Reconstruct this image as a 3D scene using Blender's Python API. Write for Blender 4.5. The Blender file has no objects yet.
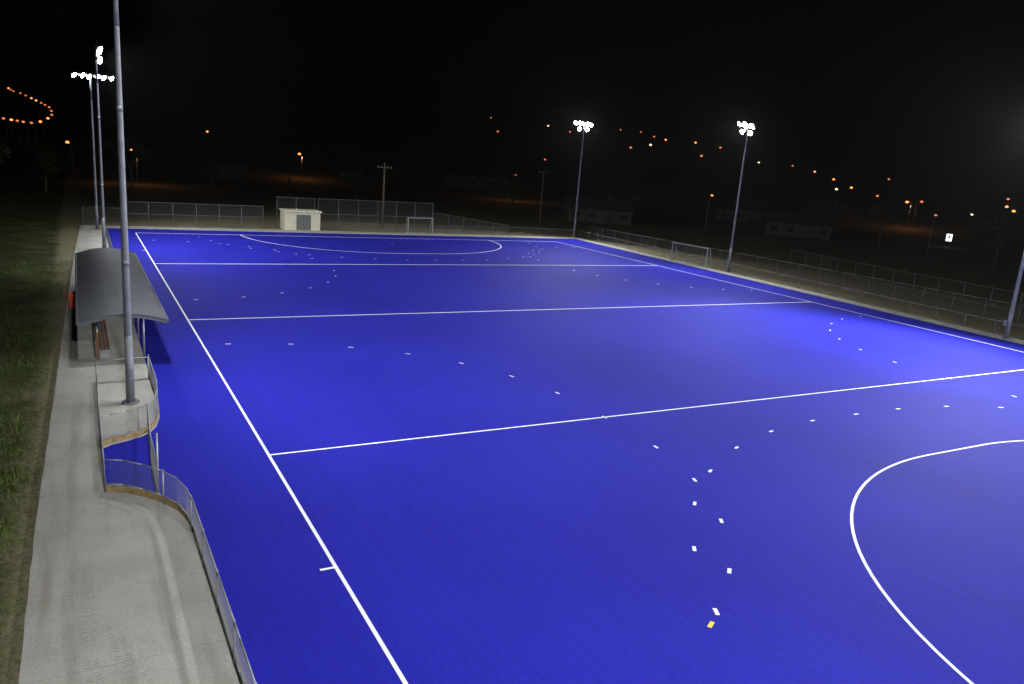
import bpy, math, random
from mathutils import Vector, Matrix
random.seed(7)
scn=bpy.context.scene
scn.view_settings.view_transform='Standard'; scn.view_settings.look='None'; scn.view_settings.exposure=0
C=scn.collection

# ---------------- materials ----------------
def mat(name,col,rough=.6,metal=0.,noise=0.,nscale=8.,bump=0.,bscale=40.,emis=0.,spec=.5,col2=None):
    m=bpy.data.materials.new(name); m.use_nodes=True; nt=m.node_tree; b=nt.nodes['Principled BSDF']
    b.inputs['Roughness'].default_value=rough; b.inputs['Metallic'].default_value=metal
    b.inputs['Specular IOR Level'].default_value=spec
    c=(*col,1)
    if noise>0 or col2:
        tc=nt.nodes.new('ShaderNodeTexCoord'); n=nt.nodes.new('ShaderNodeTexNoise'); n.inputs['Scale'].default_value=nscale; n.inputs['Detail'].default_value=6
        nt.links.new(tc.outputs['Object'],n.inputs['Vector'])
        r=nt.nodes.new('ShaderNodeValToRGB'); r.color_ramp.elements[0].position=.3; r.color_ramp.elements[1].position=.7
        if col2: r.color_ramp.elements[0].color=(*col2,1)
        else: r.color_ramp.elements[0].color=(col[0]*(1-noise),col[1]*(1-noise),col[2]*(1-noise),1)
        r.color_ramp.elements[1].color=c
        nt.links.new(n.outputs['Fac'],r.inputs['Fac']); nt.links.new(r.outputs['Color'],b.inputs['Base Color'])
    else: b.inputs['Base Color'].default_value=c
    if bump>0:
        tc=nt.nodes.new('ShaderNodeTexCoord'); n=nt.nodes.new('ShaderNodeTexNoise'); n.inputs['Scale'].default_value=bscale; n.inputs['Detail'].default_value=4
        nt.links.new(tc.outputs['Object'],n.inputs['Vector'])
        bp=nt.nodes.new('ShaderNodeBump'); bp.inputs['Strength'].default_value=bump; bp.inputs['Distance'].default_value=.02
        nt.links.new(n.outputs['Fac'],bp.inputs['Height']); nt.links.new(bp.outputs['Normal'],b.inputs['Normal'])
    if emis>0:
        b.inputs['Emission Color'].default_value=c; b.inputs['Emission Strength'].default_value=emis
        m.cycles.emission_sampling='NONE'
    return m

def turf_mat():
    m=bpy.data.materials.new('blue_turf'); m.use_nodes=True; nt=m.node_tree; N=nt.nodes; Lk=nt.links; b=N['Principled BSDF']
    tc=N.new('ShaderNodeTexCoord')
    n1=N.new('ShaderNodeTexNoise'); n1.inputs['Scale'].default_value=.12; n1.inputs['Detail'].default_value=5
    Lk.new(tc.outputs['Object'],n1.inputs['Vector'])
    mp=N.new('ShaderNodeMapping'); mp.inputs['Scale'].default_value=(3.2,.05,1)
    Lk.new(tc.outputs['Object'],mp.inputs['Vector'])
    n2=N.new('ShaderNodeTexNoise'); n2.inputs['Scale'].default_value=1.6; n2.inputs['Detail'].default_value=4
    Lk.new(mp.outputs[0],n2.inputs['Vector'])
    n3=N.new('ShaderNodeTexNoise'); n3.inputs['Scale'].default_value=12; n3.inputs['Detail'].default_value=8; n3.inputs['Roughness'].default_value=.9
    Lk.new(tc.outputs['Object'],n3.inputs['Vector'])
    a=N.new('ShaderNodeMath'); a.operation='MULTIPLY_ADD'; a.inputs[1].default_value=.28
    Lk.new(n1.outputs['Fac'],a.inputs[0]); 
    m2=N.new('ShaderNodeMath'); m2.operation='MULTIPLY_ADD'; m2.inputs[1].default_value=.13; Lk.new(n2.outputs['Fac'],m2.inputs[0])
    m3=N.new('ShaderNodeMath'); m3.operation='MULTIPLY'; m3.inputs[1].default_value=.82; Lk.new(n3.outputs['Fac'],m3.inputs[0])
    Lk.new(m3.outputs[0],m2.inputs[2]); Lk.new(m2.outputs[0],a.inputs[2])
    r=N.new('ShaderNodeValToRGB'); r.color_ramp.elements[0].position=.42; r.color_ramp.elements[1].position=.80
    r.color_ramp.elements[0].color=(.0085,.0095,.17,1); r.color_ramp.elements[1].color=(.024,.025,.44,1)
    Lk.new(a.outputs[0],r.inputs['Fac']); Lk.new(r.outputs['Color'],b.inputs['Base Color'])
    b.inputs['Roughness'].default_value=.75; b.inputs['Specular IOR Level'].default_value=.05
    n4=N.new('ShaderNodeTexNoise'); n4.inputs['Scale'].default_value=60; n4.inputs['Detail'].default_value=3
    Lk.new(tc.outputs['Object'],n4.inputs['Vector'])
    bp=N.new('ShaderNodeBump'); bp.inputs['Strength'].default_value=.6; bp.inputs['Distance'].default_value=.01
    Lk.new(n4.outputs['Fac'],bp.inputs['Height']); Lk.new(bp.outputs['Normal'],b.inputs['Normal'])
    return m

def concrete_mat():
    m=bpy.data.materials.new('broomed_concrete'); m.use_nodes=True; nt=m.node_tree; N=nt.nodes; Lk=nt.links; b=N['Principled BSDF']
    tc=N.new('ShaderNodeTexCoord')
    n1=N.new('ShaderNodeTexNoise'); n1.inputs['Scale'].default_value=.5; n1.inputs['Detail'].default_value=9; n1.inputs['Roughness'].default_value=.65
    Lk.new(tc.outputs['Object'],n1.inputs['Vector'])
    r=N.new('ShaderNodeValToRGB'); r.color_ramp.elements[0].position=.3; r.color_ramp.elements[1].position=.7
    r.color_ramp.elements[0].color=(.39,.38,.335,1); r.color_ramp.elements[1].color=(.52,.51,.46,1)
    Lk.new(n1.outputs['Fac'],r.inputs['Fac'])
    sx=N.new('ShaderNodeSeparateXYZ'); Lk.new(tc.outputs['Object'],sx.inputs[0])
    d=N.new('ShaderNodeMath'); d.operation='DIVIDE'; d.inputs[1].default_value=3.1; Lk.new(sx.outputs['Y'],d.inputs[0])
    fr=N.new('ShaderNodeMath'); fr.operation='FRACT'; Lk.new(d.outputs[0],fr.inputs[0])
    lt=N.new('ShaderNodeMath'); lt.operation='LESS_THAN'; lt.inputs[1].default_value=.005; Lk.new(fr.outputs[0],lt.inputs[0])
    mx=N.new('ShaderNodeMix'); mx.data_type='RGBA'; Lk.new(lt.outputs[0],mx.inputs['Factor']); Lk.new(r.outputs['Color'],mx.inputs[6]); mx.inputs[7].default_value=(.34,.33,.29,1)
    mp=N.new('ShaderNodeMapping'); mp.inputs['Scale'].default_value=(1.6,.12,1); Lk.new(tc.outputs['Object'],mp.inputs[0])
    n2=N.new('ShaderNodeTexNoise'); n2.inputs['Scale'].default_value=1.3; n2.inputs['Detail'].default_value=6; Lk.new(mp.outputs[0],n2.inputs['Vector'])
    r2=N.new('ShaderNodeValToRGB'); r2.color_ramp.elements[0].position=.5; r2.color_ramp.elements[0].color=(1,1,1,1); r2.color_ramp.elements[1].position=.72; r2.color_ramp.elements[1].color=(.76,.74,.70,1)
    Lk.new(n2.outputs['Fac'],r2.inputs['Fac'])
    mm=N.new('ShaderNodeMix'); mm.data_type='RGBA'; mm.blend_type='MULTIPLY'; mm.inputs['Factor'].default_value=1
    Lk.new(mx.outputs[2],mm.inputs[6]); Lk.new(r2.outputs['Color'],mm.inputs[7])
    n3=N.new('ShaderNodeTexNoise'); n3.inputs['Scale'].default_value=18; n3.inputs['Detail'].default_value=8; n3.inputs['Roughness'].default_value=.85; Lk.new(tc.outputs['Object'],n3.inputs['Vector'])
    r3=N.new('ShaderNodeValToRGB'); r3.color_ramp.elements[0].position=.34; r3.color_ramp.elements[0].color=(.62,.62,.62,1); r3.color_ramp.elements[1].position=.6; r3.color_ramp.elements[1].color=(1,1,1,1)
    Lk.new(n3.outputs['Fac'],r3.inputs['Fac'])
    m3=N.new('ShaderNodeMix'); m3.data_type='RGBA'; m3.blend_type='MULTIPLY'; m3.inputs['Factor'].default_value=1
    Lk.new(mm.outputs[2],m3.inputs[6]); Lk.new(r3.outputs['Color'],m3.inputs[7]); Lk.new(m3.outputs[2],b.inputs['Base Color'])
    b.inputs['Roughness'].default_value=.85; b.inputs['Specular IOR Level'].default_value=.2
    bp=N.new('ShaderNodeBump'); bp.inputs['Strength'].default_value=.4; bp.inputs['Distance'].default_value=.01
    Lk.new(n3.outputs['Fac'],bp.inputs['Height']); Lk.new(bp.outputs['Normal'],b.inputs['Normal'])
    return m

def ground_mat():
    m=bpy.data.materials.new('rough_grass_ground'); m.use_nodes=True; nt=m.node_tree; N=nt.nodes; Lk=nt.links; b=N['Principled BSDF']
    tc=N.new('ShaderNodeTexCoord')
    n1=N.new('ShaderNodeTexNoise'); n1.inputs['Scale'].default_value=.35; n1.inputs['Detail'].default_value=10; n1.inputs['Roughness'].default_value=.7
    Lk.new(tc.outputs['Object'],n1.inputs['Vector'])
    r=N.new('ShaderNodeValToRGB'); e=r.color_ramp.elements
    e[0].position=.36; e[0].color=(.045,.072,.020,1); e[1].position=.66; e[1].color=(.20,.17,.11,1)
    k=e.new(.51); k.color=(.085,.105,.034,1)
    Lk.new(n1.outputs['Fac'],r.inputs['Fac'])
    sx=N.new('ShaderNodeSeparateXYZ'); Lk.new(tc.outputs['Object'],sx.inputs[0])
    ma=N.new('ShaderNodeMath'); ma.operation='ADD'; ma.inputs[1].default_value=7.5; Lk.new(sx.outputs['X'],ma.inputs[0])
    nb=N.new('ShaderNodeMath'); nb.operation='MULTIPLY_ADD'; nb.inputs[1].default_value=2.6; Lk.new(n1.outputs['Fac'],nb.inputs[0]); 
    mn=N.new('ShaderNodeMath'); mn.operation='MULTIPLY'; mn.inputs[1].default_value=1.4; Lk.new(ma.outputs[0],mn.inputs[0])
    Lk.new(mn.outputs[0],nb.inputs[2])
    cr=N.new('ShaderNodeMapRange'); cr.inputs[1].default_value=.95; cr.inputs[2].default_value=2.0; Lk.new(nb.outputs[0],cr.inputs[0])
    mb=N.new('ShaderNodeMix'); mb.data_type='RGBA'; Lk.new(cr.outputs[0],mb.inputs['Factor']); Lk.new(r.outputs['Color'],mb.inputs[6]); mb.inputs[7].default_value=(.27,.24,.155,1)
    n3=N.new('ShaderNodeTexNoise'); n3.inputs['Scale'].default_value=5; n3.inputs['Detail'].default_value=9; n3.inputs['Roughness'].default_value=.8; Lk.new(tc.outputs['Object'],n3.inputs['Vector'])
    r3=N.new('ShaderNodeValToRGB'); r3.color_ramp.elements[0].position=.35; r3.color_ramp.elements[0].color=(.3,.3,.3,1); r3.color_ramp.elements[1].position=.65; r3.color_ramp.elements[1].color=(1.2,1.2,1.1,1)
    Lk.new(n3.outputs['Fac'],r3.inputs['Fac'])
    m3=N.new('ShaderNodeMix'); m3.data_type='RGBA'; m3.blend_type='MULTIPLY'; m3.inputs['Factor'].default_value=1
    Lk.new(mb.outputs[2],m3.inputs[6]); Lk.new(r3.outputs['Color'],m3.inputs[7]); Lk.new(m3.outputs[2],b.inputs['Base Color'])
    b.inputs['Roughness'].default_value=.95; b.inputs['Specular IOR Level'].default_value=.1
    bp=N.new('ShaderNodeBump'); bp.inputs['Strength'].default_value=.8; bp.inputs['Distance'].default_value=.05
    Lk.new(n3.outputs['Fac'],bp.inputs['Height']); Lk.new(bp.outputs['Normal'],b.inputs['Normal'])
    return m

M_turf=turf_mat(); M_conc=concrete_mat(); M_ground=ground_mat()
M_white=mat('white_turf_line',(.86,.86,.88),.7,noise=.10,nscale=15)
M_yellow=mat('yellow_turf_line',(.85,.55,.04),.7)
M_galv=mat('galvanised_steel',(.36,.37,.38),.5,.5,noise=.3,nscale=5)
M_galvf=mat('darker_galvanised_steel',(.20,.205,.21),.6,.3,noise=.3,nscale=5)  # darker copy of the galvanised steel, for posts and rails of far fences
M_galvd=mat('galvanised_wire',(.20,.205,.21),.6,.3)
M_mast=mat('mast_galvanised',(.20,.21,.235),.55,.3,noise=.3,nscale=3)
M_timber=mat('kick_board_timber',(.34,.24,.11),.8,noise=.4,nscale=6)
M_roof=mat('grey_roof_steel',(.115,.122,.135),.55,.05,noise=.2,nscale=1.2,spec=.25)
M_dark=mat('dark_painted_steel',(.035,.035,.04),.6,noise=.3,nscale=3)
M_wood=mat('bench_wood',(.16,.08,.04),.7,noise=.4,nscale=7)
M_lamp=mat('lamp_glass_lit',(.93,.97,1.0),emis=70)
M_black=mat('lamp_housing',(.12,.12,.12),.5,.4)
M_cream=mat('cream_wall',(.60,.58,.42),.8,noise=.12,nscale=2)
M_door=mat('hut_door',(.12,.13,.12),.6,noise=.2,nscale=3)
M_orange=mat('orange_plastic',(.75,.10,.02),.5,noise=.15,nscale=6)
M_goal=mat('goal_paint',(.45,.45,.45),.5,noise=.1,nscale=4)
M_net=mat('goal_net',(.12,.12,.12),.8)
M_street=mat('sodium_lamp_lit',(1.0,.27,.07),emis=3.2)
M_streetd=mat('dim_sodium_lamp_lit',(1.0,.26,.08),emis=1.0)
M_streetw=mat('white_street_lamp_lit',(1.0,.72,.45),emis=2.6)
M_wall=mat('weatherboard_wall',(.06,.055,.05),.8,noise=.2,nscale=1)
M_rooft=mat('dark_roof',(.045,.04,.035),.8,noise=.3,nscale=1)
M_glass=mat('dark_window',(.02,.02,.025),.15)
M_leaf=mat('tree_leaves',(.05,.08,.03),.9,col2=(.015,.025,.01),nscale=.8,spec=.1)
M_bark=mat('tree_bark',(.10,.075,.05),.9,noise=.4,nscale=6)
M_grass=mat('grass_blades',(.10,.165,.035),.8,col2=(.14,.13,.055),nscale=.9,spec=.2)
M_sign=mat('lit_sign_face',(.75,.9,1.0),emis=3.0)
M_tyre=mat('tyre_rubber_on_concrete',(.28,.275,.25),.8,noise=.25,nscale=3)

# ---------------- builder ----------------
class B:
    def __init__(s,*mats): s.v=[];s.f=[];s.mi=[];s.m=list(mats);s.sm=[]
    def quad(s,pts,mi=0,smooth=False):
        i=len(s.v); s.v+= [tuple(p) for p in pts]; s.f.append(tuple(range(i,i+len(pts)))); s.mi.append(mi); s.sm.append(smooth)
    def box(s,c,d,mi=0,rot=None):
        hx,hy,hz=d[0]/2,d[1]/2,d[2]/2; i=len(s.v)
        for x in(-hx,hx):
            for y in(-hy,hy):
                for z in(-hz,hz):
                    p=Vector((x,y,z))
                    if rot is not None: p=rot@p
                    s.v.append(tuple(p+Vector(c)))
        for q in((0,1,3,2),(4,6,7,5),(0,4,5,1),(2,3,7,6),(0,2,6,4),(1,5,7,3)):
            s.f.append(tuple(i+k for k in q)); s.mi.append(mi); s.sm.append(False)
    def tube(s,a,b,r0,r1=None,n=8,mi=0,caps=True,smooth=True):
        a=Vector(a);b=Vector(b);r1=r0 if r1 is None else r1
        d=(b-a).normalized(); up=Vector((0,0,1)) if abs(d.z)<.9 else Vector((1,0,0))
        x=d.cross(up).normalized(); y=d.cross(x); i=len(s.v)
        for c,r in((a,r0),(b,r1)):
            for k in range(n):
                t=2*math.pi*k/n; s.v.append(tuple(c+x*math.cos(t)*r+y*math.sin(t)*r))
        for k in range(n):
            s.f.append((i+k,i+(k+1)%n,i+n+(k+1)%n,i+n+k)); s.mi.append(mi); s.sm.append(smooth)
        if caps:
            s.f.append(tuple(i+k for k in range(n))[::-1]); s.mi.append(mi); s.sm.append(False)
            s.f.append(tuple(i+n+k for k in range(n))); s.mi.append(mi); s.sm.append(False)
    def pipe(s,pts,r,n=8,mi=0):
        for a,b in zip(pts[:-1],pts[1:]): s.tube(a,b,r,r,n,mi)
    def sphere(s,c,r,mi=0,n=8,m=5,sz=1):
        i=len(s.v); 
        for j in range(m+1):
            ph=math.pi*j/m
            for k in range(n):
                t=2*math.pi*k/n; s.v.append((c[0]+r*math.sin(ph)*math.cos(t),c[1]+r*math.sin(ph)*math.sin(t),c[2]+r*sz*math.cos(ph)))
        for j in range(m):
            for k in range(n):
                s.f.append((i+j*n+k,i+(j+1)*n+k,i+(j+1)*n+(k+1)%n,i+j*n+(k+1)%n)); s.mi.append(mi); s.sm.append(True)
    def mesh(s,name):
        me=bpy.data.meshes.new(name); me.from_pydata(s.v,[],s.f)
        for m in s.m: me.materials.append(m)
        me.polygons.foreach_set('material_index',s.mi); me.polygons.foreach_set('use_smooth',s.sm); me.update()
        return me
    def obj(s,name,loc=(0,0,0),parent=None):
        o=bpy.data.objects.new(name,s.mesh(name)); C.objects.link(o); o.location=loc
        if parent: o.parent=parent
        return o
def inst(name,me,loc,rz=0,sc=1):
    o=bpy.data.objects.new(name,me); C.objects.link(o); o.location=loc; o.rotation_euler=(0,0,rz); o.scale=(sc,)*3; return o

# ---------------- terrain ----------------
def H(x,y):
    d=math.hypot(x-27,y-50); return min(max(0,(d-170)*.085),110)
def grid_coords(lo,hi,core0,core1,step,big):
    v=[];x=lo
    while x<core0: v.append(x); x+=big
    x=core0
    while x<core1: v.append(x); x+=step
    x=core1
    while x<=hi: v.append(x); x+=big
    return v
xs=grid_coords(-2000,2000,-250,350,12,60); ys=grid_coords(-1500,2500,-150,350,12,60)
g=B(M_ground)
g.v=[(x,y,H(x,y)+(random.uniform(-.5,1.5) if H(x,y)>3 else 0)) for y in ys for x in xs]
nx=len(xs)
for j in range(len(ys)-1):
    for i in range(nx-1):
        g.f.append((j*nx+i,j*nx+i+1,(j+1)*nx+i+1,(j+1)*nx+i)); g.mi.append(0); g.sm.append(True)
g.obj('ground')

# ---------------- pitch ----------------
b=B(M_turf)
b.quad([(-5.3,-8,.012),(57.2,-8,.012),(58.2,28,.012),(60.9,95.4,.012),(-5.3,95.4,.012)])
b.obj('blue_hockey_turf')

LW=.05
ln=B(M_white,M_yellow); Z=.018
def line(a,bb,w=LW,mi=0):
    a=Vector((*a,0));bb=Vector((*bb,0)); d=(bb-a).normalized(); n=Vector((-d.y,d.x,0))*w
    ln.quad([(p.x,p.y,Z) for p in (a-n,bb-n,bb+n,a+n)],mi)
def arc_pts(cx,cy,rad,axis,s,n=64):
    o=[]
    for k in range(n+1):
        t=math.pi*k/n; c,sn=math.cos(t),math.sin(t); sh=1.83 if t<math.pi/2 else -1.83
        if axis=='y': o.append((cx+sh+rad*c,cy+s*rad*sn))
        else: o.append((cx+s*rad*sn,cy+sh+rad*c))
    return o
def strip(pts,w=LW,mi=0):
    n=len(pts); L=[];R_=[]
    for i in range(n):
        a=Vector(pts[max(0,i-1)]);c=Vector(pts[min(n-1,i+1)]); d=(c-a).normalized(); q=Vector((-d.y,d.x))*w; p=Vector(pts[i])
        L.append(p+q);R_.append(p-q)
    for i in range(n-1):
        ln.quad([(R_[i].x,R_[i].y,Z),(R_[i+1].x,R_[i+1].y,Z),(L[i+1].x,L[i+1].y,Z),(L[i].x,L[i].y,Z)],mi)
e=LW
line((0,-0),(0,91.4)); line((55,0),(55,91.4),.065)
for y in(0,22.9,45.7,68.5,91.4): line((e,y),(55-.065,y),LW if y<30 else (.075 if y<60 else .10))
Dn=arc_pts(27.5,0.06,14.57,'y',1); strip(Dn)
Df=arc_pts(27.5,91.34,14.57,'y',-1); strip(Df,.085)
for y in(14.63,91.4-14.63,5,86.4):
    line((-.42,y),(-e-.002,y)); line((55+.065+.002,y),(55.4,y))
def dash(x,y,tx,ty,mi=0):
    d=Vector((tx,ty)).normalized()*.15; k=.055 if y<60 else .07; line((x-d.x,y-d.y),(x+d.x,y+d.y),k,mi)
for (cy,s) in((0,1),(91.4,-1)):
    dash(27.5,cy+s*19.63,1,0)
    for k in range(9):
        t=math.radians(4+9.75*k)
        for q in(-1,1):
            dash(27.5+q*(1.83+19.63*math.sin(t)),cy+s*19.63*math.cos(t),math.cos(t),-s*q*math.sin(t))
for cx,s in((0,1),(55,-1)):
    for cy in(22.9,68.5):
        dash(cx+s*14.63,cy,0,1)
        for k in range(7):
            t=math.radians(5+12.9*k)
            for q in(-1,1):
                yl=(k==2 and q==-1 and cx==0 and cy<30)
                if yl: dash(7.72,8.68,math.cos(t),math.sin(t),1)
                else: dash(cx+s*14.63*math.sin(t),cy+q*(1.83+14.63*math.cos(t)),s*math.cos(t),-q*math.sin(t))
dash(27.5,6.4,1,0); dash(27.5,85,1,0)
ln.obj('pitch_line_markings')

# ---------------- concrete paths ----------------
edge=[(-2.95,-10),(-2.95,2),(-3.0,10.8),(-3.05,17.6),(-3.12,18.5),(-3.3,19.3),(-3.65,20.0),(-4.1,20.6),(-4.6,21.1),(-5.15,21.4)]
apron=[(-5.15,25.2),(-4.85,25.5),(-4.3,25.75),(-3.9,26.0),(-3.55,26.4),(-3.3,27.0),(-3.1,28.0),(-3.0,29.5),(-3.0,33.4),(-3.0,38)]
def slab(name,poly,h=.06,m=M_conc):
    s=B(m); n=len(poly)
    s.quad([(x,y,h) for x,y in poly])
    for i in range(n):
        a=poly[i];c=poly[(i+1)%n]; s.quad([(a[0],a[1],-.05),(c[0],c[1],-.05),(c[0],c[1],h),(a[0],a[1],h)])
    return s.obj(name)
rr=random.Random(5)
left=[(-5.35,96)]
for (x0,y0),(x1,y1) in zip([(-5.35,96),(-5.9,75),(-6.5,45),(-6.75,30),(-6.95,20),(-7.0,12)],[(-5.9,75),(-6.5,45),(-6.75,30),(-6.95,20),(-7.0,12),(-7.1,-10)]):
    n=int(abs(y1-y0)/.7)
    for i in range(1,n+1):
        t=i/n; left.append((x0+(x1-x0)*t+rr.uniform(-.014,.014),y0+(y1-y0)*t))
slab('concrete_path',edge+apron+[(-3.0,58),(-2.9,95.4),(-2.9,95.45)]+left)
slab('concrete_path',[(-5.35,96.05),(-2.8,95.5),(61.0,95.5),(62.6,97.4),(20,98.2),(-5.3,97.6)])
slab('concrete_path',[(57.3,-8),(59.0,-8),(59.8,28),(62.5,97.3),(61.05,95.4),(58.3,28)])
s=B(M_tyre); rt_=random.Random(9)
def tread(P,w=.15):
    P=[Vector(p) for p in P]
    for a,c in zip(P[:-1],P[1:]):
        L_=(c-a).length; d=(c-a)/L_; nrm=Vector((-d.y,d.x)); n=int(L_/.11)
        for i in range(n):
            if rt_.random()<.3: continue
            p=a+d*(i*.11)
            for sd in(-1,1):
                q0=p+nrm*sd*.02; q1=p+nrm*sd*w+d*.05; ww=d*.022
                s.quad([(q.x,q.y,.0655) for q in(q0,q1,q1+ww,q0+ww)])
tread([(-5.3,9.5),(-5.6,11),(-5.75,13),(-5.7,15.5)]); tread([(-4.0,9.8),(-4.6,11),(-5.1,12.4),(-5.3,14)])
s.obj('tyre_marks')

def board(pts,name,h=.2,w=.045,z0=.06):
    s=B(M_timber)
    n=len(pts)
    P=[]
    for i in range(n):
        a=Vector(pts[max(0,i-1)]);c=Vector(pts[min(n-1,i+1)]); d=(c-a).normalized(); q=Vector((-d.y,d.x))*w/2; p=Vector(pts[i]); P.append((p+q,p-q))
    for i in range(n-1):
        (a,b_),(c,d)=P[i],P[i+1]
        for lo,hi in((a,c),(d,b_)): s.quad([(lo.x,lo.y,z0),(hi.x,hi.y,z0),(hi.x,hi.y,z0+h),(lo.x,lo.y,z0+h)])
        s.quad([(a.x,a.y,z0+h),(c.x,c.y,z0+h),(d.x,d.y,z0+h),(b_.x,b_.y,z0+h)])
    for a,b_ in(P[0],P[-1]): s.quad([(a.x,a.y,z0),(b_.x,b_.y,z0),(b_.x,b_.y,z0+h),(a.x,a.y,z0+h)])
    return s.obj(name)
board([(x-.04,y) for x,y in edge],'timber_kick_board')
board([(x-.03,y+.03) for x,y in apron[:-1]],'timber_kick_board')

# ---------------- fences ----------------
def fence(name,pts,h,step=2.4,sp=.1,wr=.0028,z0=.06,post=.024,rail=.021,mid=False,h2=None,base=.0,far=True):
    s=B(M_galvf if far else M_galv,M_galvd)
    P=[Vector(p) for p in pts]; cum=[0]
    for a,c in zip(P[:-1],P[1:]): cum.append(cum[-1]+(c-a).length)
    T=cum[-1]
    def at(t):
        t=min(max(t,0),T)
        for i in range(len(P)-1):
            if t<=cum[i+1] or i==len(P)-2:
                k=(t-cum[i])/(cum[i+1]-cum[i]); return P[i].lerp(P[i+1],k)
    hh=lambda t: h if h2 is None else h+(h2-h)*t/T
    n=max(1,round(T/step))
    for i in range(n+1):
        t=T*i/n; p=at(t); s.tube((p.x,p.y,z0-.05),(p.x,p.y,z0+hh(t)+.03),post,post,8,0)
        s.sphere((p.x,p.y,z0+hh(t)+.03),post*1.15,0,8,4)
    ts=sorted(set([round(c,3) for c in cum]+[T*i/n for i in range(n+1)]))
    for zf in ([1.0,.5] if mid else [1.0])+[0]:
        pts3=[]
        for t in ts:
            p=at(t); z=z0+(hh(t)*zf if zf>0 else .06+base); pts3.append((p.x,p.y,z))
        s.pipe(pts3,rail,6,0)
    k=-h; seg=max(5,int(h/.3))
    while k<T:
        for dr in(1,-1):
            pr=None
            for q in range(seg+1):
                f=q/seg; t=k+ (f if dr>0 else 1-f)*h
                if t<0 or t>T: pr=None; continue
                p=at(t); z=z0+base+.05+(hh(t)-.07-base)*f; cur=(p.x,p.y,z)
                if pr: s.tube(pr,cur,wr,wr,3,1,caps=False,smooth=False)
                pr=cur
        k+=sp
    return s.obj(name)

fence('pitch_side_fence',[(x-.1,y) for x,y in edge[:-1]]+[(-5.2,21.35)],1.05,step=2.2,sp=.085,wr=.0032,base=.2,far=False)
fence('pitch_side_fence',[(-5.2,21.35),(-5.2,27),(-5.15,33)],1.05,step=2.3,sp=.085,wr=.0026,far=False)
fence('pitch_side_fence',[(-5.15,33),(-3.1,33.2)],1.05,step=2.3,sp=.1,far=False)
fence('pitch_side_fence',[(x-.06,y+.06) for x,y in apron[:-1]][::-1],1.05,step=1.6,sp=.085,wr=.0026,base=.2,far=False)
fence('access_gate',[(-3.62,26.4),(-3.78,23.3),(-3.80,20.35)],1.05,step=3,sp=.085,wr=.0026,z0=.08,far=False)
s=B(M_galv); s.tube((-3.8,20.3,0),(-3.8,20.3,2.15),.03,.03,10); s.sphere((-3.8,20.3,2.15),.034); s.obj('gate_post')
fence('pitch_side_fence',[(-3.1,58.5),(-3.0,95)],1.05,step=2.6,sp=.3,wr=.004)
fence('chain_link_fence',[(-.8,98.2),(15.2,99.0)],2.8,step=2.7,sp=.3,wr=.0045,mid=True)
fence('chain_link_fence',[(-5,98.0),(-.9,98.2)],2.0,step=2.7,sp=.3,wr=.004)
fence('ball_stop_fence',[(22.6,100.2),(39.4,100.8)],4.0,step=2.8,sp=.34,wr=.0045,mid=True)
fence('ball_stop_fence',[(17.5,101.6),(22.5,101.6)],3.9,step=2.4,sp=.34,wr=.0045)
fence('chain_link_fence',[(39.5,100.8),(51.5,100.0)],2.7,h2=1.3,step=2.6,sp=.3,wr=.0045)
fence('low_perimeter_fence',[(51.6,99.6),(63.3,97.8)],1.1,step=2.6,sp=.3,wr=.004)
fence('low_perimeter_fence',[(22,98.6),(51,99.0)],1.05,step=2.6,sp=.3,wr=.004)
fence('low_perimeter_fence',[(62.9,97.2),(60.1,28),(59.2,-8)],1.05,step=2.6,sp=.3,wr=.0035)
fence('boundary_fence',[(64.6,97),(66.6,60),(67.6,20),(67.6,0)],1.8,step=3,sp=.4,wr=.004)
fence('boundary_fence',[(80.5,71),(77,50),(75,20)],1.9,step=3,sp=.5,wr=.004)

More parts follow.
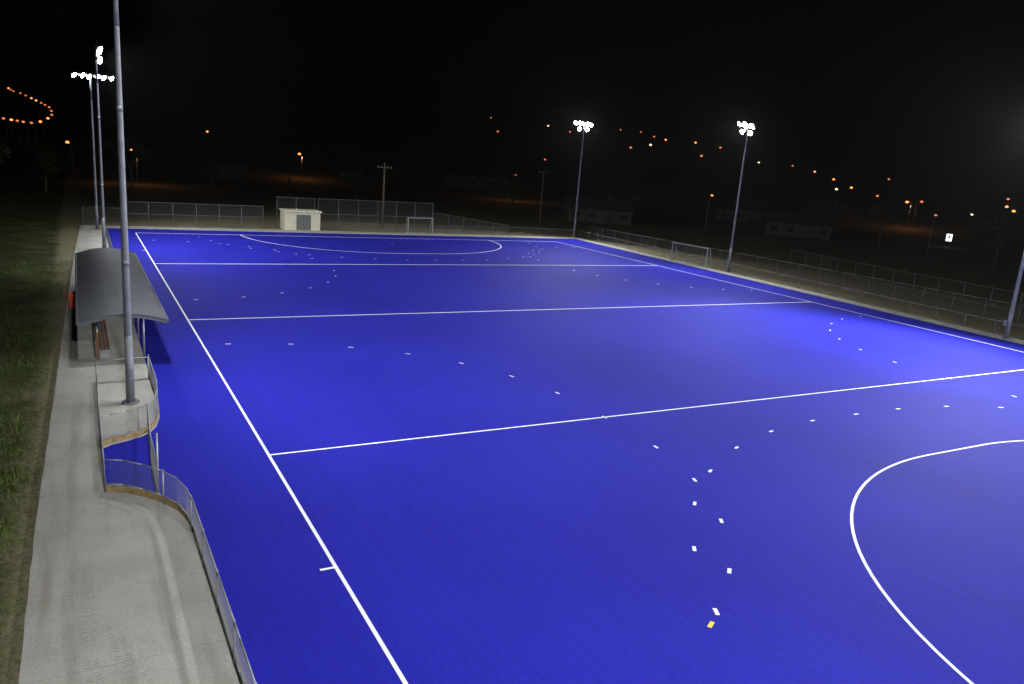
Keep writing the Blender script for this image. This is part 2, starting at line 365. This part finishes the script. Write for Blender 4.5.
# ---------------- floodlight masts ----------------
def spot(name,loc,target,energy,size,parent=None,col=(.95,.97,1.0)):
    l=bpy.data.lights.new(name,'SPOT'); l.energy=energy; l.spot_size=math.radians(size); l.spot_blend=.75; l.shadow_soft_size=.45; l.color=col
    o=bpy.data.objects.new(name,l); C.objects.link(o); o.location=loc
    d=Vector(target)-Vector(loc); o.rotation_euler=d.to_track_quat('-Z','Y').to_euler()
    if parent:
        o.parent=parent; o.matrix_parent_inverse=Matrix.Identity(4); o.location=Vector(loc)-parent.location
    return o
def mast(x,y,h,ang,targets,aim,energy,rb=.165,rt=.075,two=True,size=158):
    root=bpy.data.objects.new('floodlight_mast',None); C.objects.link(root); root.location=(x,y,0)
    s=B(M_mast,M_black)
    segs=6
    for i in range(segs):
        z0=h*i/segs; z1=h*(i+1)/segs
        r0=rb+(rt-rb)*i/segs; r1=rb+(rt-rb)*(i+1)/segs
        s.tube((0,0,z0),(0,0,z1),r0,r1,12,0,caps=(i in(0,segs-1)))
        if i in(2,4): s.tube((0,0,z0-.1),(0,0,z0+.1),r0+.009,r0+.007,12,0)
    s.tube((0,0,.05),(0,0,.11),rb*2.1,rb*2.1,16,0)
    for k in range(8):
        t=math.pi*k/4; s.tube((math.cos(t)*rb*1.75,math.sin(t)*rb*1.75,.1),(math.cos(t)*rb*1.75,math.sin(t)*rb*1.75,.2),.02,.02,6,0)
    s.box((0,rb+.10,1.3),(.24,.2,.5),0)
    s.obj('column',parent=root)
    a=math.radians(ang); ax=Vector((math.cos(a),math.sin(a),0))
    s=B(M_mast,M_black)
    arms=[(h-.15,1.9,5),(h-.95,1.0,2)] if two else [(h-.15,1.9,6)]
    gl=B(M_lamp)
    for z,hw,n in arms:
        s.tube(tuple(-ax*hw+Vector((0,0,z))),tuple(ax*hw+Vector((0,0,z))),.05,.05,8,0)
        for k in range(n):
            off=ax*(-hw+.15+(2*hw-.3)*k/(n-1)); base=off+Vector((0,0,z))
            tgt=Vector(targets[k%len(targets)])-Vector((x,y,z))
            d=tgt.normalized()
            q=d.to_track_quat('Z','Y').to_matrix()
            c=base+d*.25+Vector((0,0,.08))
            s.tube(tuple(c-d*.22),tuple(c+d*.12),.12,.30,12,1,caps=False); s.tube(tuple(c-d*.34),tuple(c-d*.2),.10,.13,10,1)
            s.box(tuple(base+d*.02),(.06,.3,.06),0,q)
            gl.tube(tuple(c+d*.115),tuple(c+d*.125),.285,.285,14,0)
            gl.sphere(tuple(c+d*.12),.16,0,8,5)
    s.obj('crossarm_and_housings',parent=root); gl.obj('lit_lamp_glasses',parent=root)
    dd=(Vector(aim)-Vector((x,y,h))).normalized()
    spot('floodlight_beam',Vector((x,y,h+.2))+dd*1.0,aim,energy,size,root)
    return root
E=38000
mast(-4.0,30,17.4,90,[(18,16,0),(16,44,0)],(26,32,0),E*.47)
mast(-3.5,77,17.7,90,[(20,62,0),(22,84,0)],(24,72,0),E*.6)
mast(-3.7,93.4,16.4,10,[(14,80,0),(30,84,0)],(20,82,0),E*.2,two=False)
mast(61.8,97.2,17.4,15,[(40,84,0),(36,72,0)],(38,76,0),E*.95,size=140)
mast(61.8,63.7,17.1,20,[(36,72,0),(34,50,0)],(33,56,0),E*1.3,size=140)
mast(58.8,29.7,16.8,60,[(34,42,0),(34,18,0)],(28,27,0),E*2.0,size=124)
mast(58.8,-5,17,60,[(34,18,0),(26,3,0)],(26,12,0),E*2.3,size=135)
mast(-4.6,-7,17.2,90,[(20,8,0),(18,22,0)],(18,14,0),E*.78)

# ---------------- dugout shelter ----------------
root=bpy.data.objects.new('dugout_shelter',None); C.objects.link(root)
s=B(M_roof,M_dark)
def prof(t,dz=0):
    x=-5.75+3.65*t; z=2.28+.52*math.sin(math.pi*(.10+.80*t))-.16+.06*t
    return x,z+dz
NP=18; Y0,Y1=35.2,58.0
ny=int((Y1-Y0)/.19)
rows=[]
for j in range(ny*4+1):
    y=Y0+(Y1-Y0)*j/(ny*4); ph=j%4; dz=(0,.022,.022,0)[ph]
    rows.append((y,dz))
i0=len(s.v)
for y,dz in rows:
    for k in range(NP+1):
        x,z=prof(k/NP,dz); s.v.append((x,y,z))
for j in range(len(rows)-1):
    for k in range(NP):
        a=i0+j*(NP+1)+k; s.f.append((a,a+1,a+NP+2,a+NP+1)); s.mi.append(0); s.sm.append(False)
s.obj('curved_roof',parent=root)
s=B(M_roof,M_dark)
for yy in (Y0-.03,Y1+.03):
    for k in range(NP):
        x0,z0=prof(k/NP);x1,z1=prof((k+1)/NP)
        s.quad([(x0,yy,z0-.16),(x1,yy,z1-.16),(x1,yy,z1+.03),(x0,yy,z0+.03)],0)
        s.quad([(x0,yy-.03,z0+.03),(x1,yy-.03,z1+.03),(x1,yy+.05,z1+.03),(x0,yy+.05,z0+.03)],0)
x0,z0=prof(0);x1,z1=prof(1)
s.tube((x0-.03,Y0,z0-.02),(x0-.03,Y1,z0-.02),.06,.06,8,0); s.tube((x1+.03,Y0,z1-.02),(x1+.03,Y1,z1-.02),.07,.07,8,0)
s.obj('fascia_and_gutter',parent=root)
s=B(M_dark,M_galv)
for i in range(6):
    y=37.0+4.0*i
    s.tube((-3.0,y,.05),(-3.0,y,2.4),.05,.05,10,1); s.tube((-5.0,y,.05),(-5.0,y,2.4),.05,.05,10,1)
    for k in range(NP):
        xa,za=prof(k/NP);xb,zb=prof((k+1)/NP); s.tube((xa,y,za-.1),(xb,y,zb-.1),.05,.05,6,1)
for k in(2,9,16):
    xa,za=prof(k/NP); s.box((xa,(Y0+Y1)/2,za-.05),(.06,Y1-Y0-.2,.07),1)
s.obj('posts_and_ribs',parent=root)
s=B(M_dark)
s.box((-5.12,47.0,1.3),(.05,20.2,2.1)); s.box((-4.6,57.05,1.3),(.9,.05,2.1))
s.box((-4.1,46.9,1.3),(1.8,.05,2.0))
s.obj('back_wall',parent=root)
s=B(M_wood,M_galv)
for k in range(3):
    s.box((-4.85+.16*k,42.0,.5),(.13,9.3,.04),0); s.box((-4.85+.16*k,51.9,.5),(.13,9.3,.04),0)
for k in range(2): s.box((-5.02,42,.78+.2*k),(.04,9.3,.13),0)
for i in range(10): s.box((-4.7,37.6+2.1*i,.25),(.4,.05,.46),1)
s.box((-5.0,36.9,.75),(.12,.12,1.4),0)
s.obj('bench',parent=root)

s=B(M_orange,M_dark)
def frustum(s,c,w0,d0,w1,d1,h,mi):
    x,y,z=c; a=[(x-w0,y-d0,z),(x+w0,y-d0,z),(x+w0,y+d0,z),(x-w0,y+d0,z)]; t=[(x-w1,y-d1,z+h),(x+w1,y-d1,z+h),(x+w1,y+d1,z+h),(x-w1,y+d1,z+h)]
    s.quad(a[::-1],mi); s.quad(t,mi)
    for i in range(4): s.quad([a[i],a[(i+1)%4],t[(i+1)%4],t[i]],mi)
frustum(s,(0,0,.08),.2,.22,.28,.3,.85,0); frustum(s,(0,0,.93),.31,.33,.29,.31,.06,0)
frustum(s,(0,0,.99),.29,.31,.2,.24,.05,0)
s.tube((-.26,.27,.12),(.26,.27,.12),.1,.1,12,1); s.tube((-.25,.36,.98),(.25,.36,.98),.02,.02,8,1)
s.obj('wheelie_bin',(-6.0,49.5,.06))

# ---------------- equipment hut ----------------
root=bpy.data.objects.new('equipment_hut',None); C.objects.link(root); root.location=(20.0,99.3,0)
s=B(M_cream); W_,D_,H_=4.6,2.4,2.45
s.box((-1.55,-D_/2,H_/2),(1.5,.14,H_)); s.box((1.7,-D_/2,H_/2),(1.2,.14,H_)); s.box((.15,-D_/2,H_-.2),(1.9,.14,.4))
s.box((-W_/2+.07,.07,H_/2),(.14,D_,H_)); s.box((W_/2-.07,.07,H_/2),(.14,D_,H_)); s.box((0,D_/2+.08,H_/2),(W_,.12,H_))
s.obj('walls',parent=root)
s=B(M_cream,M_rooft); s.box((0,0,H_+.06),(W_+.3,D_+.5,.12)); s.box((0,-D_/2-.262,H_+.02),(W_+.32,.02,.2)); s.obj('roof',parent=root)
s=B(M_door,M_galv); s.box((-.33,-D_/2+.03,1.02),(.93,.05,2.02)); s.box((.63,-D_/2+.03,1.02),(.93,.05,2.02)); s.tube((.1,-D_/2-.02,1.0),(.1,-D_/2-.02,1.25),.015,.015,6,1); s.obj('double_door',parent=root)

# ---------------- goals ----------------
def goal(name,loc,rz,w,h,d):
    s=B(M_goal,M_net); r=.045
    for x in(-w/2,w/2):
        s.box((x,0,h/2),(.08,.08,h)); s.tube((x,0,h-.04),(x,d*.45,h-.04),.025,.025,8); s.tube((x,d*.45,h-.04),(x,d,.05),.025,.025,8); s.tube((x,0,.05),(x,d,.05),.03,.03,8)
    s.box((0,0,h+.002),(w+.09,.085,.08)); s.tube((-w/2,d,.05),(w/2,d,.05),.03,.03,8); s.tube((-w/2,d*.45,h-.04),(w/2,d*.45,h-.04),.02,.02,8)
    n=int(w/.22)
    for i in range(n+1):
        x=-w/2+w*i/n; s.tube((x,d*.45,h-.06),(x,d,.06),.004,.004,3,1,False); s.tube((x,0,h-.04),(x,d*.45,h-.06),.004,.004,3,1,False)
    for i in range(10):
        f=i/9; s.tube((-w/2,d*.45+d*.55*f,h-.06-(h-.12)*f),(w/2,d*.45+d*.55*f,h-.06-(h-.12)*f),.004,.004,3,1,False)
    for x in(-w/2,w/2):
        for i in range(8):
            f=(i+.5)/8; z=(h-.1)*f; dd=d*(1-.55*f); s.tube((x,0,z),(x,dd,z),.004,.004,3,1,False)
        for i in range(5):
            yy=d*(i+.5)/5; zt=h-.06 if yy<d*.45 else (h-.06)*(1-(yy-d*.45)/(d*.55)); s.tube((x,yy,.05),(x,yy,max(zt,.08)),.004,.004,3,1,False)
    o=s.obj(name,loc); o.rotation_euler=(0,0,rz); return o
goal('training_goal',(60.5,69.4,.06),math.radians(-87),6.0,2.35,1.0)
goal('hockey_goal',(36.2,97.4,.06),0,3.66,2.14,1.0)

# ---------------- street lamps ----------------
def lampmesh(m,R0):
    s=B(M_galvd,m)
    s.tube((0,0,-1),(0,0,7.0),.09,.05,8,0); s.pipe([(0,0,7.0),(.3,0,7.25),(1.0,0,7.35)],.035,6,0)
    s.box((1.25,0,7.33),(.7,.25,.12),0); s.sphere((1.25,0,7.2),R0,1,8,5,.7)
    return s.mesh('street_lamp')
LM={(o,f):lampmesh((M_street,M_streetw,M_streetd)[o],(.27,.42,.68)[f]) for o in(0,1,2) for f in(0,1,2)}
lamps=[(-32,439),(-29,418),(-26,408),(-21,380),(-17,356),(-14,336),(-22,266),(-19,263),(-17,262),(-15,269),(-30.5,428),(-23.5,394),(-19,368),(-15.5,346),(-6,217),(6,182),(34,287),(53,231),(103,191),(148,249),(309,611),(314,524),(380,495),(346,433),(275,350),(243,324),(377,515),(329,402),(336,380),(321,340),(110,120),(262,236),(228,186),(200,160),(209,164),(196,145),(192,130),(196,131),(209,115),(231,125),(201,107),(167,97),(214,413),(288,452),(259,250),(248,212),(253,283),(133,85),(254,181),(-13,318),(-12.6,300),(-13.4,284),(-20.5,264.5),(-24,268)]
whites={21,24,33,41,44}
dims={19,20,22,23,25,26,29,31,35,37,39,42,43,46,47,48}
for i,(x,y) in enumerate(lamps):
    d=math.hypot(x+5,y+3)
    k=1 if i in whites else (2 if i in dims else 0)
    fz=0 if d<215 else (1 if d<380 else 2)
    rz=random.uniform(0,6.28)
    if x<-10: k=2 if i%3 else 0; fz=1; rz=0
    inst('street_lamp',LM[(k,fz)],(x,y,H(x,y)),rz,1)
for (x,y,z) in [(6,182,7),(53,231,8),(103,191,7),(192,130,8)]:
    l=bpy.data.lights.new('street_lamp_light','POINT'); l.energy=320; l.color=(1,.42,.14); l.shadow_soft_size=.3
    o=bpy.data.objects.new('street_lamp_light',l); C.objects.link(o); o.location=(x,y-.2,z-.6)

def upole(x,y,h):
    s=B(M_bark,M_galv); s.tube((0,0,-.5),(0,0,h),.16,.11,10,0); s.box((0,0,h-.7),(2.2,.12,.12),0)
    for k in(-1,-.5,.5,1): s.tube((k,0,h-.64),(k,0,h-.45),.04,.03,6,1)
    s.obj('utility_pole',(x,y,0))
upole(33,104,9.3); upole(68,118,10)

s=B(M_galvd,M_sign,M_dark); s.tube((-.5,0,0),(-.5,0,2.4),.05,.05,8,0); s.tube((.5,0,0),(.5,0,2.4),.05,.05,8,0)
s.box((0,0,2.0),(1.25,.16,1.7),2); s.box((0,-.085,2.0),(1.1,.02,1.5),1); s.box((0,-.1,2.1),(.4,.012,.5),2)
o=s.obj('lit_sign',(160,98,H(160,98))); o.rotation_euler=(0,0,math.radians(-58))

# ---------------- houses ----------------
def house(name,x,y,w,d,h,rh,rz):
    root=bpy.data.objects.new(name,None); C.objects.link(root); root.location=(x,y,H(x,y)); root.rotation_euler=(0,0,rz)
    s=B(M_wall); hw,hd=w/2,d/2
    s.box((0,0,h/2-.5),(w,d,h+1)); 
    for sx in(-1,1): s.quad([(sx*hw,-hd,h),(sx*hw,hd,h),(sx*hw,0,h+rh)])
    s.obj('walls',parent=root)
    s=B(M_rooft)
    for sy in(-1,1): 
        s.quad([(-hw-.4,sy*(hd+.5),h-.1),(hw+.4,sy*(hd+.5),h-.1),(hw+.4,0,h+rh+.12),(-hw-.4,0,h+rh+.12)])
        s.quad([(-hw-.4,sy*(hd+.5),h-.3),(hw+.4,sy*(hd+.5),h-.3),(hw+.4,sy*(hd+.5),h-.1),(-hw-.4,sy*(hd+.5),h-.1)])
    s.box((hw*.4,d*.15,h+rh+.1),(.6,.6,1.2))
    s.obj('roof',parent=root)
    s=B(M_glass,M_rooft)
    n=max(2,int(w/3))
    for i in range(n):
        xx=-hw+w*(i+.5)/n
        if i==n//2: s.box((xx,-hd-.02,1.05),(1.0,.06,2.1),1)
        else: s.box((xx,-hd-.02,1.5),(1.5,.06,1.1),1); s.box((xx,-hd-.055,1.5),(1.35,.02,.95),0)
    s.obj('windows_and_door',parent=root)
house('weatherboard_house',30,221,9,8,4.4,2.6,.1)
house('long_club_building',107,226,24,9,3.6,1.2,-.1)
house('weatherboard_house',89,130,13,8,2.8,1.8,-.45)
house('weatherboard_house',128,112,13,8,2.8,1.8,-.7)
house('weatherboard_house',150,150,14,9,3.2,2,-.6)

# ---------------- trees ----------------
def tree_mesh(seed,h=7,cr=3):
    rnd=random.Random(seed); s=B(M_bark,M_leaf)
    s.tube((0,0,-.3),(.1,.05,h*.45),.22,.14,8,0); tips=[]
    for k in range(7):
        a=rnd.uniform(0,6.28); l=cr*rnd.uniform(.5,.95); z=h*rnd.uniform(.35,.5); e=(math.cos(a)*l,math.sin(a)*l,z+h*rnd.uniform(.12,.4))
        s.tube((.08,.04,z),e,.09,.03,6,0); tips.append(e)
    tips.append((0,0,h*.9))
    for t in tips:
        for q in range(3):
            c=Vector(t)+Vector((rnd.gauss(0,.5),rnd.gauss(0,.5),rnd.gauss(0,.4)))
            R0=rnd.uniform(.6,1.15)
            for i in range(110):
                v=Vector((rnd.gauss(0,1),rnd.gauss(0,1),rnd.gauss(0,.8))).normalized()*R0*rnd.uniform(.5,1.1)+c
                a=Vector((rnd.gauss(0,1),rnd.gauss(0,1),rnd.gauss(0,1))).normalized()*.17; bb=a.cross(Vector((rnd.random(),rnd.random(),rnd.random()))).normalized()*.09
                s.quad([v-a,v+bb,v+a,v-bb],1)
    return s.mesh('broadleaf_tree')
TM=[tree_mesh(1),tree_mesh(2,6,2.6),tree_mesh(3,8,3.3)]
tp=[(-22,112),(-29,98),(-17,124),(-30,120),(-10,150),(4,168),(20,175),(47,160),(62,175),(78,150),(104,140),(134,96),(88,165),(140,120),(70,215),(45,212),(-24,150),(-33,80),(125,68),(140,60)]
for i,(x,y) in enumerate(tp): inst('broadleaf_tree',TM[i%3],(x,y,H(x,y)),random.uniform(0,6),random.uniform(.8,1.25))

# ---------------- verge grass ----------------
s=B(M_grass); rnd=random.Random(3)
for i in range(40000):
    y=8+62*rnd.random()**1.5
    xe=-7.05+ (y-12)*.018 if y>12 else -7.05
    dx=rnd.random()**1.1*5.0
    if math.sin(y*1.3+dx*2)+math.sin(y*.37-dx*1.1)+rnd.gauss(0,.6)<-.35: continue
    if dx<.35 and rnd.random()<.8: continue
    x=xe-dx; hgt=rnd.uniform(.04,.18); a=rnd.uniform(0,6.28); w=.015; lx,ly=rnd.gauss(0,.06),rnd.gauss(0,.06)
    c,sn=math.cos(a)*w,math.sin(a)*w
    s.quad([(x-c,y-sn,0),(x+c,y+sn,0),(x+lx,y+ly,hgt)])
s.obj('verge_grass')

# ---------------- thin night mist ----------------
m=bpy.data.materials.new('night_mist'); m.use_nodes=True; nt=m.node_tree; nt.nodes.remove(nt.nodes['Principled BSDF'])
vs=nt.nodes.new('ShaderNodeVolumeScatter'); vs.inputs['Density'].default_value=.00003; vs.inputs['Anisotropy'].default_value=.5
nt.links.new(vs.outputs[0],nt.nodes['Material Output'].inputs['Volume'])
s=B(m); s.box((27,50,15),(120,170,30.2)); s.obj('night_mist')

# ---------------- world ----------------
w=bpy.data.worlds.new('World'); scn.world=w; w.use_nodes=True; nt=w.node_tree
sky=nt.nodes.new('ShaderNodeTexSky'); sky.sky_type='NISHITA'; sky.sun_disc=False; sky.sun_elevation=math.radians(-6); sky.sun_rotation=math.radians(200)
nt.links.new(sky.outputs[0],nt.nodes['Background'].inputs[0]); nt.nodes['Background'].inputs[1].default_value=.02

# ---------------- camera ----------------
yaw,pitch,roll=.521,.2288,.0781
f=Vector((math.sin(yaw)*math.cos(pitch),math.cos(yaw)*math.cos(pitch),-math.sin(pitch)))
r=Vector((math.cos(yaw),-math.sin(yaw),0)); u=r.cross(f)
c_,s_=math.cos(roll),math.sin(roll); r2=c_*r+s_*u; u2=-s_*r+c_*u
cd=bpy.data.cameras.new('camera'); cd.sensor_width=36; cd.lens=771.7/1024*36; cd.clip_end=5000; cd.clip_start=.1
cam=bpy.data.objects.new('camera',cd); C.objects.link(cam)
cam.matrix_world=Matrix(((r2.x,u2.x,-f.x,-5.5645),(r2.y,u2.y,-f.y,-3.4775),(r2.z,u2.z,-f.z,10.7931),(0,0,0,1)))
scn.camera=cam
